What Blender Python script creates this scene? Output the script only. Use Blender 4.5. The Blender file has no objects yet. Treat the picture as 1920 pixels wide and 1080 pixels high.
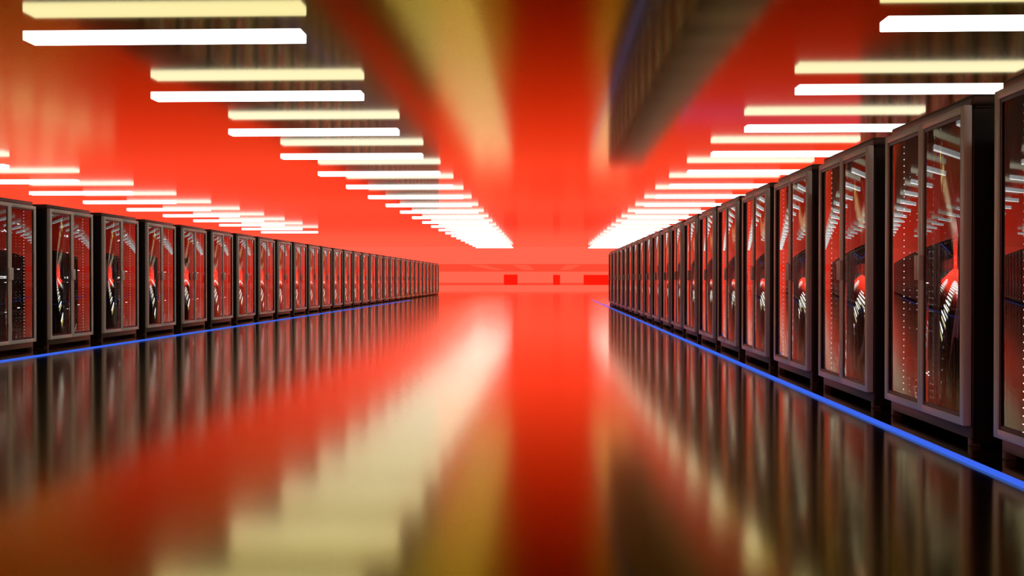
import bpy, bmesh, math, random
from mathutils import Vector, Matrix

random.seed(4)
SC = bpy.context.scene
COL = SC.collection

# ------------------------------------------------------------------ materials
def new_mat(name):
    m = bpy.data.materials.new(name)
    m.use_nodes = True
    nt = m.node_tree
    for n in list(nt.nodes):
        nt.nodes.remove(n)
    out = nt.nodes.new('ShaderNodeOutputMaterial')
    return m, nt, out

def pbr(name, base, rough=0.5, metal=0.0, spec=0.5, rough_var=0.0, noise_scale=8.0, col_var=0.0):
    m, nt, out = new_mat(name)
    b = nt.nodes.new('ShaderNodeBsdfPrincipled')
    b.inputs['Base Color'].default_value = (*base, 1)
    b.inputs['Roughness'].default_value = rough
    b.inputs['Metallic'].default_value = metal
    b.inputs['Specular IOR Level'].default_value = spec
    if rough_var or col_var:
        tc = nt.nodes.new('ShaderNodeTexCoord')
        nz = nt.nodes.new('ShaderNodeTexNoise')
        nz.inputs['Scale'].default_value = noise_scale
        nz.inputs['Detail'].default_value = 3
        nt.links.new(tc.outputs['Object'], nz.inputs['Vector'])
        if rough_var:
            mr = nt.nodes.new('ShaderNodeMapRange')
            mr.inputs['To Min'].default_value = max(0.0, rough - rough_var)
            mr.inputs['To Max'].default_value = rough + rough_var
            nt.links.new(nz.outputs['Fac'], mr.inputs['Value'])
            nt.links.new(mr.outputs['Result'], b.inputs['Roughness'])
        if col_var:
            mx = nt.nodes.new('ShaderNodeMix'); mx.data_type = 'RGBA'
            mx.inputs['A'].default_value = (*[c * (1 - col_var) for c in base], 1)
            mx.inputs['B'].default_value = (*[min(1, c * (1 + col_var)) for c in base], 1)
            nt.links.new(nz.outputs['Fac'], mx.inputs['Factor'])
            nt.links.new(mx.outputs['Result'], b.inputs['Base Color'])
    nt.links.new(b.outputs[0], out.inputs[0])
    return m

def emit(name, col, strength):
    m, nt, out = new_mat(name)
    e = nt.nodes.new('ShaderNodeEmission')
    e.inputs['Color'].default_value = (*col, 1)
    e.inputs['Strength'].default_value = strength
    nt.links.new(e.outputs[0], out.inputs[0])
    return m

RED = (1.0, 0.073, 0.042)
RED_L = 1.85
M = {}
M['floor'] = pbr('polished bronze floor', (0.55, 0.445, 0.035), 0.125, 1.0, rough_var=0.01, noise_scale=0.6)
M['ceiling'] = pbr('polished bronze ceiling', (0.55, 0.445, 0.035), 0.11, 1.0, rough_var=0.01, noise_scale=0.6)
M['tube'] = emit('white light diffuser', (1.0, 0.985, 0.97), 5.0)
M['tube_side'] = emit('white light housing', (1.0, 0.985, 0.97), 1.55)
M['strip'] = emit('blue light strip', (0.055, 0.16, 1.0), 0.85)
M['frame'] = pbr('brown grey satin metal', (0.86, 0.87, 0.82), 0.42, 0.12, 0.4, rough_var=0.05, noise_scale=20)
M['shell'] = pbr('black cabinet paint', (0.006, 0.0055, 0.005), 0.45, 0.0, 0.4, rough_var=0.05, noise_scale=12)
M['lid'] = pbr('dark brown cabinet paint', (0.07, 0.055, 0.045), 0.42, 0.3, rough_var=0.05, noise_scale=12)
M['plinth'] = pbr('dark brown plinth paint', (0.12, 0.085, 0.07), 0.5, 0.2, rough_var=0.05, noise_scale=12)
M['gear'] = pbr('black equipment plastic', (0.01, 0.01, 0.01), 0.35, 0.0, 0.3, rough_var=0.08, noise_scale=30)
M['gear_grey'] = pbr('grey equipment faceplate', (0.10, 0.10, 0.10), 0.5, 0.3, rough_var=0.05, noise_scale=30)
M['led'] = emit('white indicator', (1.0, 0.95, 0.92), 2.0)
M['led_dim'] = emit('dim white indicator', (1.0, 0.9, 0.85), 0.35)
M['led_green'] = emit('green indicator', (0.25, 1.0, 0.05), 0.5)
M['red_wall'] = emit('red wall with added glow', RED, RED_L)  # even red light put into the wall material itself
M['red_glow'] = emit('red room surface with added glow', (1.0, 0.034, 0.016), 2.05)  # haze-like glow put into the far room's ceiling and floor, no lamps
M['red_matte'] = pbr('matte red paint', (0.95, 0.12, 0.06), 0.6)
M['red_lamp'] = emit('red ceiling panel lamp', (1.0, 0.05, 0.027), 2.1)

m, nt, out = new_mat('door glass')
g = nt.nodes.new('ShaderNodeBsdfGlass')
g.inputs['IOR'].default_value = 1.4
g.inputs['Roughness'].default_value = 0.0
g.inputs['Color'].default_value = (0.97, 0.97, 0.97, 1)
nt.links.new(g.outputs[0], out.inputs[0])
M['glass'] = m

# ------------------------------------------------------------------ mesh helpers
class MB:
    """Collects boxes into one mesh."""
    def __init__(self):
        self.bm = bmesh.new(); self.mats = []
    def mi(self, mat):
        if mat not in self.mats: self.mats.append(mat)
        return self.mats.index(mat)
    def box(self, a, b, mat, bevel=0.0, seg=2):
        a = Vector(a); b = Vector(b)
        c = (a + b) / 2; s = b - a
        t = bmesh.new()
        bmesh.ops.create_cube(t, size=1.0, matrix=Matrix.Translation(c) @ Matrix.Diagonal((abs(s.x), abs(s.y), abs(s.z), 1)))
        if bevel:
            bmesh.ops.bevel(t, geom=t.edges[:], offset=bevel, segments=seg, profile=0.5, affect='EDGES')
        k = self.mi(mat)
        me = bpy.data.meshes.new('tmp'); 
        for f in t.faces: f.material_index = k
        t.to_mesh(me); t.free()
        self.bm.from_mesh(me); bpy.data.meshes.remove(me)
        return self
    def build(self, name, parent=None, smooth=False, angle=35):
        me = bpy.data.meshes.new(name)
        self.bm.to_mesh(me); self.bm.free()
        for mt in self.mats: me.materials.append(M[mt])
        o = bpy.data.objects.new(name, me)
        COL.objects.link(o)
        if parent: o.parent = parent
        if smooth:
            me.polygons.foreach_set('use_smooth', [True] * len(me.polygons))
            try: me.set_sharp_from_angle(angle=math.radians(angle))
            except Exception: pass
        return o

def tag(o, label, cat, group=None):
    o['label'] = label; o['category'] = cat
    if group: o['group'] = group
    return o

def struct(o):
    o['kind'] = 'structure'; return o

def copy_tree(o, parent=None):
    c = o.copy(); COL.objects.link(c)
    if parent: c.parent = parent
    for ch in o.children: copy_tree(ch, c)
    return c

ORD = ['', 'first', 'second', 'third', 'fourth', 'fifth', 'sixth', 'seventh', 'eighth', 'ninth', 'tenth', 'eleventh', 'twelfth',
       'thirteenth', 'fourteenth', 'fifteenth', 'sixteenth', 'seventeenth', 'eighteenth', 'nineteenth', 'twentieth',
       'twenty-first', 'twenty-second', 'twenty-third', 'twenty-fourth', 'twenty-fifth', 'twenty-sixth', 'twenty-seventh',
       'twenty-eighth', 'twenty-ninth', 'thirtieth', 'thirty-first', 'thirty-second']

# ------------------------------------------------------------------ room (metres, camera 1 m above the floor)
CEIL = 3.87
END = 88.4
struct(MB().box((-60, -30, -0.2), (60, END + 0.1, 0), 'floor').build('floor'))
struct(MB().box((-60, -30, CEIL), (60, END, CEIL + 0.2), 'ceiling').build('ceiling'))

# far end: red wall, glow put into its material, with a long window opening into a red room behind
OZ0, OZ1 = 0.54, 2.38
w = MB()
w.box((-60, END, 0), (60, END + 0.3, OZ0), 'red_wall')
w.box((-60, END, OZ1), (60, END + 0.3, CEIL + 0.2), 'red_wall')
struct(w.build('wall_back'))
struct(MB().box((-60, -30.2, 0), (60, -30, CEIL), 'red_wall').build('wall_front'))  # unseen wall behind the camera; its glow is added for red reflections
BACK = 172
struct(MB().box((-60, BACK, 0), (60, BACK + 0.2, CEIL), 'red_wall').build('wall_beyond'))
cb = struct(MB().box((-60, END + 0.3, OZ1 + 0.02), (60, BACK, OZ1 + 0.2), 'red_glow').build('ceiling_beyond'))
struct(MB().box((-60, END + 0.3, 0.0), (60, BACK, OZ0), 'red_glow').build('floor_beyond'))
for xa, xb, ya in ((-7.0, -5.7, 95), (-3.0, -1.6, 95), (1.9, 3.2, 95)):
    MB().box((xa, ya, OZ1 - 0.03), (xb, 137, OZ1 + 0.02), 'red_lamp', 0.01).build('panel_lamp', cb)
for xa, xb, h_, lab in ((-4.0, -2.7, 0.98, 'square red cabinet in the far red room, leftmost of the three'),
                        (0.72, 1.38, 0.95, 'narrow red cabinet in the far red room, middle of the three'),
                        (3.65, 6.9, 0.95, 'wide red cabinet in the far red room, beside the right cabinet row')):
    r = bpy.data.objects.new('storage_cabinet', None); COL.objects.link(r); r.location = ((xa + xb) / 2, 98, OZ0)
    hw = (xb - xa) / 2
    MB().box((-hw, 0, 0.06), (hw, 0.7, h_), 'red_matte', 0.02).build('body', r, True)
    MB().box((-hw + 0.05, 0.05, 0), (hw - 0.05, 0.65, 0.06), 'red_matte').build('base', r)
    tag(r, lab, 'cabinet')

# ------------------------------------------------------------------ server cabinet
W, DEP, DTH = 1.425, 1.28, 0.05      # width along the row, depth, door thickness
TOP = 2.11
DZ0, DZ1 = 0.124, 2.048
GT, KYF, KYB, KZF, KZB = 0.10, 0.10, 0.2175, 0.035, 0.09
def glass_pane(root, xf, th, y0, y1, z0, z1, ny=48, nz=32):
    """One slightly bowed pane: smooth normals lean outwards towards its edges."""
    vs, ns, fs = [], [], []
    for side in (0, 1):
        for j in range(nz + 1):
            for i in range(ny + 1):
                u = 2 * i / ny - 1; v = 2 * j / nz - 1
                vs.append((xf + side * th, y0 + (y1 - y0) * i / ny, z0 + (z1 - z0) * j / nz))
                ns.append(Vector((1, KYB * u, KZB * v) if side else (-1, KYF * u, KZF * v)).normalized())
    n1 = (ny + 1) * (nz + 1)
    def idx(side, i, j): return side * n1 + j * (ny + 1) + i
    for j in range(nz):
        for i in range(ny):
            fs.append((idx(0, i, j), idx(0, i, j + 1), idx(0, i + 1, j + 1), idx(0, i + 1, j)))
            fs.append((idx(1, i, j), idx(1, i + 1, j), idx(1, i + 1, j + 1), idx(1, i, j + 1)))
    def rim(a, b):
        k = len(vs)
        for (p, q) in ((a, 0), (b, 0), (b, 1), (a, 1)):
            vs.append(vs[idx(q, *p)]); ns.append(None)
        fs.append((k, k + 1, k + 2, k + 3))
    rim((0, 0), (ny, 0)); rim((0, nz), (0, 0)); rim((ny, nz), (0, nz)); rim((ny, 0), (ny, nz))
    me = bpy.data.meshes.new('glass_panel')
    me.from_pydata(vs, [], fs); me.update()
    me.polygons.foreach_set('use_smooth', [True] * len(fs))
    fixed = [n if n is not None else Vector((0, 0, 0)) for n in ns]
    me.normals_split_custom_set_from_vertices([tuple(n) for n in fixed])
    me.materials.append(M['glass'])
    o = bpy.data.objects.new('glass_panel', me); COL.objects.link(o); o.parent = root
    return o

def make_cabinet():
    root = bpy.data.objects.new('server_cabinet', None); COL.objects.link(root)
    x0 = DTH                          # front of the body; the doors stand in front of it (x 0..DTH)
    h = W / 2
    t = 0.035
    s = MB()
    for sy in (-1, 1):
        ya, yb = sorted((sy * h, sy * (h - t)))
        s.box((x0, ya, 0.012), (DEP, yb, 2.035), 'shell', 0.015, 3)
    s.box((DEP - t, -h + t, 0.03), (DEP, h - t, 2.03), 'shell')
    s.box((x0, -h + t, 0.10), (DEP - t, h - t, 0.13), 'shell')
    s.build('cabinet_shell', root, True)
    l = MB().box((x0 - 0.004, -h - 0.003, 2.043), (DEP, h + 0.003, TOP), 'lid', 0.014, 3)
    l.box((x0 + 0.02, -h + 0.01, 2.02), (DEP - 0.02, h - 0.01, 2.05), 'shell')
    l.build('top_lid', root, True)
    p = MB()
    p.box((x0 - 0.002, -h + 0.002, 0.045), (x0 + 0.05, h - 0.002, 0.122), 'plinth', 0.006)
    p.build('plinth', root, True)
    for sy in (-1, 1):
        ya, yb = sorted((sy * (h - 0.002), sy * (h - 0.05)))
        for xa, xb in ((x0 - 0.002, x0 + 0.06), (DEP - 0.08, DEP - 0.01)):
            MB().box((xa, ya, 0.0), (xb, yb, 0.046), 'plinth', 0.006).build('foot', root, True)
    # doors: local -y is the near door in the right row
    so, si, rl = 0.055, 0.042, 0.05   # outer stile, inner stile, rail
    for sy in (-1, 1):
        d = MB()
        def yb(a, b): return sorted((sy * a, sy * b))
        a, b = yb(h, h - so);         d.box((0, a, DZ0), (DTH, b, DZ1), 'frame', 0.006)
        a, b = yb(0.002, si);         d.box((0, a, DZ0), (DTH, b, DZ1), 'frame', 0.004)
        a, b = yb(si - 0.004, h - so + 0.004)
        d.box((0, a, DZ0), (DTH, b, DZ0 + rl), 'frame', 0.004)
        d.box((0, a, DZ1 - rl), (DTH, b, DZ1), 'frame', 0.004)
        dob = d.build('door', root, True)
        gk = MB()
        gw = 0.022
        for a, b in (yb(si - 0.002, si + gw), yb(h - so + 0.002, h - so - gw)):
            gk.box((0.009, a, DZ0 + rl - 0.002), (0.0135, b, DZ1 - rl + 0.002), 'gear')
        a, b = yb(si + gw, h - so - gw)
        gk.box((0.009, a, DZ0 + rl - 0.002), (0.0135, b, DZ0 + rl + gw), 'gear')
        gk.box((0.009, a, DZ1 - rl - gw), (0.0135, b, DZ1 - rl + 0.002), 'gear')
        gk.build('gasket', dob)
        a, b = yb(0.004, 0.05)
        k = MB().box((-0.022, a, 1.0), (0.004, b, 1.165), 'frame', 0.005)
        k.build('handle', dob, True)
    glass_pane(root, 0.014, GT, -h + so, h - so, DZ0 + rl, DZ1 - rl)
    # equipment: two bays of rails and units
    xe = 0.26
    bays = ((-0.655, -0.02), (0.02, 0.655))
    for ya, yb_ in bays:
        for yr in (ya, yb_ - 0.045):
            r = MB().box((xe - 0.01, yr, 0.14), (xe + 0.03, yr + 0.045, 2.02), 'gear')
            for u in range(41):
                z = 0.17 + u * 0.0445
                r.box((xe - 0.013, yr + 0.019, z), (xe - 0.009, yr + 0.0255, z + 0.0065), 'led')
            r.build('mounting_rail', root)
    plan = [4, 2, 3, 1, 2, 4, 2, 1, 3, 4, 2, 1, 4, 3, 4]
    for bi, (ya, yb_) in enumerate(bays):
        u = 0
        pl = plan if bi == 0 else plan[::-1]
        for n, un in enumerate(pl):
            z0 = 0.15 + u * 0.0445; z1 = z0 + un * 0.0445 - 0.004; u += un
            if z1 > 2.0: break
            kind = (n + bi * 2) % 5
            q = MB()
            y0, y1 = ya + 0.05, yb_ - 0.05
            q.box((xe, y0, z0), (xe + 0.5, y1, z1), 'gear_grey' if kind == 3 else 'gear')
            if kind in (0, 2):
                for c in range(6):
                    for rr in range(un):
                        yy = y0 + 0.05 + c * (y1 - y0 - 0.1) / 5
                        zz = z0 + 0.02 + rr * 0.0445
                        q.box((xe - 0.004, yy, zz), (xe + 0.001, yy + 0.006, zz + 0.006), 'led_dim')
            if un == 1:
                q.box((xe - 0.004, y0 + 0.30, z0 + 0.016), (xe + 0.001, y0 + 0.34, z0 + 0.022), 'led')
            elif kind == 3:
                rnd = random.Random(n + 11 * bi)
                for c in range(9):
                    yy = y0 + 0.22 + c * 0.02
                    for rr in range(3):
                        if c % 5 != 3 and rnd.random() < 0.55:
                            zz = z0 + 0.03 + rr * 0.011
                            q.box((xe - 0.004, yy, zz), (xe + 0.001, yy + 0.008, zz + 0.006), 'led')
            if kind == 4:
                q.box((xe - 0.004, y0 + 0.06, z0 + 0.018), (xe + 0.001, y0 + 0.11, z0 + 0.026), 'led')
            if n == 2 and bi == 1:
                q.box((xe - 0.004, y0 + 0.10, z0 + 0.03), (xe + 0.001, y0 + 0.2, z0 + 0.037), 'led_green')
            q.build('server_unit', root)
    return root

proto = make_cabinet()
used = [False]
PITCH = 1.838
def place(x, yc, left, label, group):
    if not used[0]: o = proto; used[0] = True
    else: o = copy_tree(proto)
    o.location = (x, yc, 0); o.rotation_euler = (0, 0, math.pi if left else 0)
    tag(o, label, 'server cabinet', group)
    return o

RX, RY0 = 2.50, 6.216
LX, LY0 = -7.25, 14.77
for k in range(-1, 19):
    n = k + 2
    place(RX, RY0 + PITCH * k + W / 2, False, f'black server cabinet with glass doors, {ORD[n]} from the near end of the right row', 'server cabinets in the right row')
for k in range(-1, 30):
    n = k + 2
    place(LX, LY0 + PITCH * k + W / 2, True, f'black server cabinet with glass doors, {ORD[n]} from the near end of the left row', 'server cabinets in the left row')
for k in range(9, 19):
    n = k - 8
    place(12.35, RY0 + PITCH * k + W / 2, False, f'server cabinet of the row hidden behind the right row, {ORD[n]} from its near end', 'server cabinets behind the right row')

# ------------------------------------------------------------------ ceiling lights
def light_mesh(length):
    mb = MB().box((-length / 2, -0.14, 0), (length / 2, 0.14, 0.108), 'tube', 0.012, 2)
    k = mb.mi('tube_side')
    for f in mb.bm.faces:
        f.normal_update()
        if f.normal.z > -0.6: f.material_index = k
    return mb
LZ = 3.66
def light_row(x0, x1, yfar0, LP, n0, n1, nv, name, group):
    o = None
    for i in range(n0, n1):
        if o is None:
            o = light_mesh(x1 - x0).build('ceiling_light', None, True); c = o
        else:
            c = o.copy(); COL.objects.link(c)
        c.location = ((x0 + x1) / 2, yfar0 + LP * i - 0.14, LZ)
        k = i - nv
        if k >= 0: lab = f'white bar ceiling light, {ORD[k + 1]} from the near end of the row {name}'
        else: lab = f'white bar ceiling light added outside the frame, {ORD[-k]} before the row {name}'  # unseen bars, added outside the frame for extra light
        tag(c, lab, 'ceiling light', group)
light_row(-5.80, -2.69, 11.47, 3.68, -8, 21, 0, 'left of the aisle', 'ceiling lights left of the aisle')
light_row(3.58, 6.72, 11.14, 3.75, -8, 21, 0, 'above the right cabinets', 'ceiling lights above the right cabinets')
light_row(-16.1, -12.9, 57.75, 3.72, -10, 1, -9, 'beyond the left cabinets', 'ceiling lights beyond the left cabinets')
light_row(-33.0, -29.8, 70.0, 3.72, -5, 1, -5, 'hidden far left', 'ceiling lights of the outer left row')
light_row(-43.2, -40.0, 86.0, 3.72, -4, 1, -4, 'hidden farthest left', 'ceiling lights of the outermost left row')

# ------------------------------------------------------------------ blue floor strips
s = MB()
s.box((2.29, -12, 0.0), (2.34, 50.6, 0.014), 'strip', 0.003)
s.box((2.62, 41.5, 0.0), (19, 42.2, 0.014), 'strip', 0.003)
s.box((2.335, 41.63, 0.0), (2.625, 41.66, 0.01), 'strip')
tag(s.build('light_strip'), 'thin blue glowing strip on the floor in front of the right cabinets', 'light strip')
s = MB().box((-6.69, -12, 0.0), (-6.64, 50.4, 0.014), 'strip', 0.003)
tag(s.build('light_strip'), 'thin blue glowing strip on the floor in front of the left cabinets', 'light strip')

# ------------------------------------------------------------------ red world, camera, colour
wd = bpy.data.worlds.new('dark surroundings'); SC.world = wd; wd.use_nodes = True
bg = wd.node_tree.nodes['Background']
bg.inputs['Color'].default_value = (0.02, 0.018, 0.016, 1); bg.inputs['Strength'].default_value = 1.0

cam = bpy.data.cameras.new('camera'); co = bpy.data.objects.new('camera', cam); COL.objects.link(co)
cam.sensor_width = 36; cam.lens = 36.0; cam.clip_end = 400
co.location = (0, 0, 1.0)
co.rotation_euler = (math.radians(90) - math.atan(15 / 1920), 0, math.atan(63 / 1920))
SC.camera = co

SC.view_settings.view_transform = 'Standard'; SC.view_settings.look = 'None'
SC.view_settings.exposure = 0; SC.view_settings.gamma = 1; SC.view_settings.use_curve_mapping = False
cy = SC.cycles
cy.max_bounces = 7; cy.glossy_bounces = 7; cy.transmission_bounces = 7; cy.diffuse_bounces = 3
cy.sample_clamp_indirect = 4.0
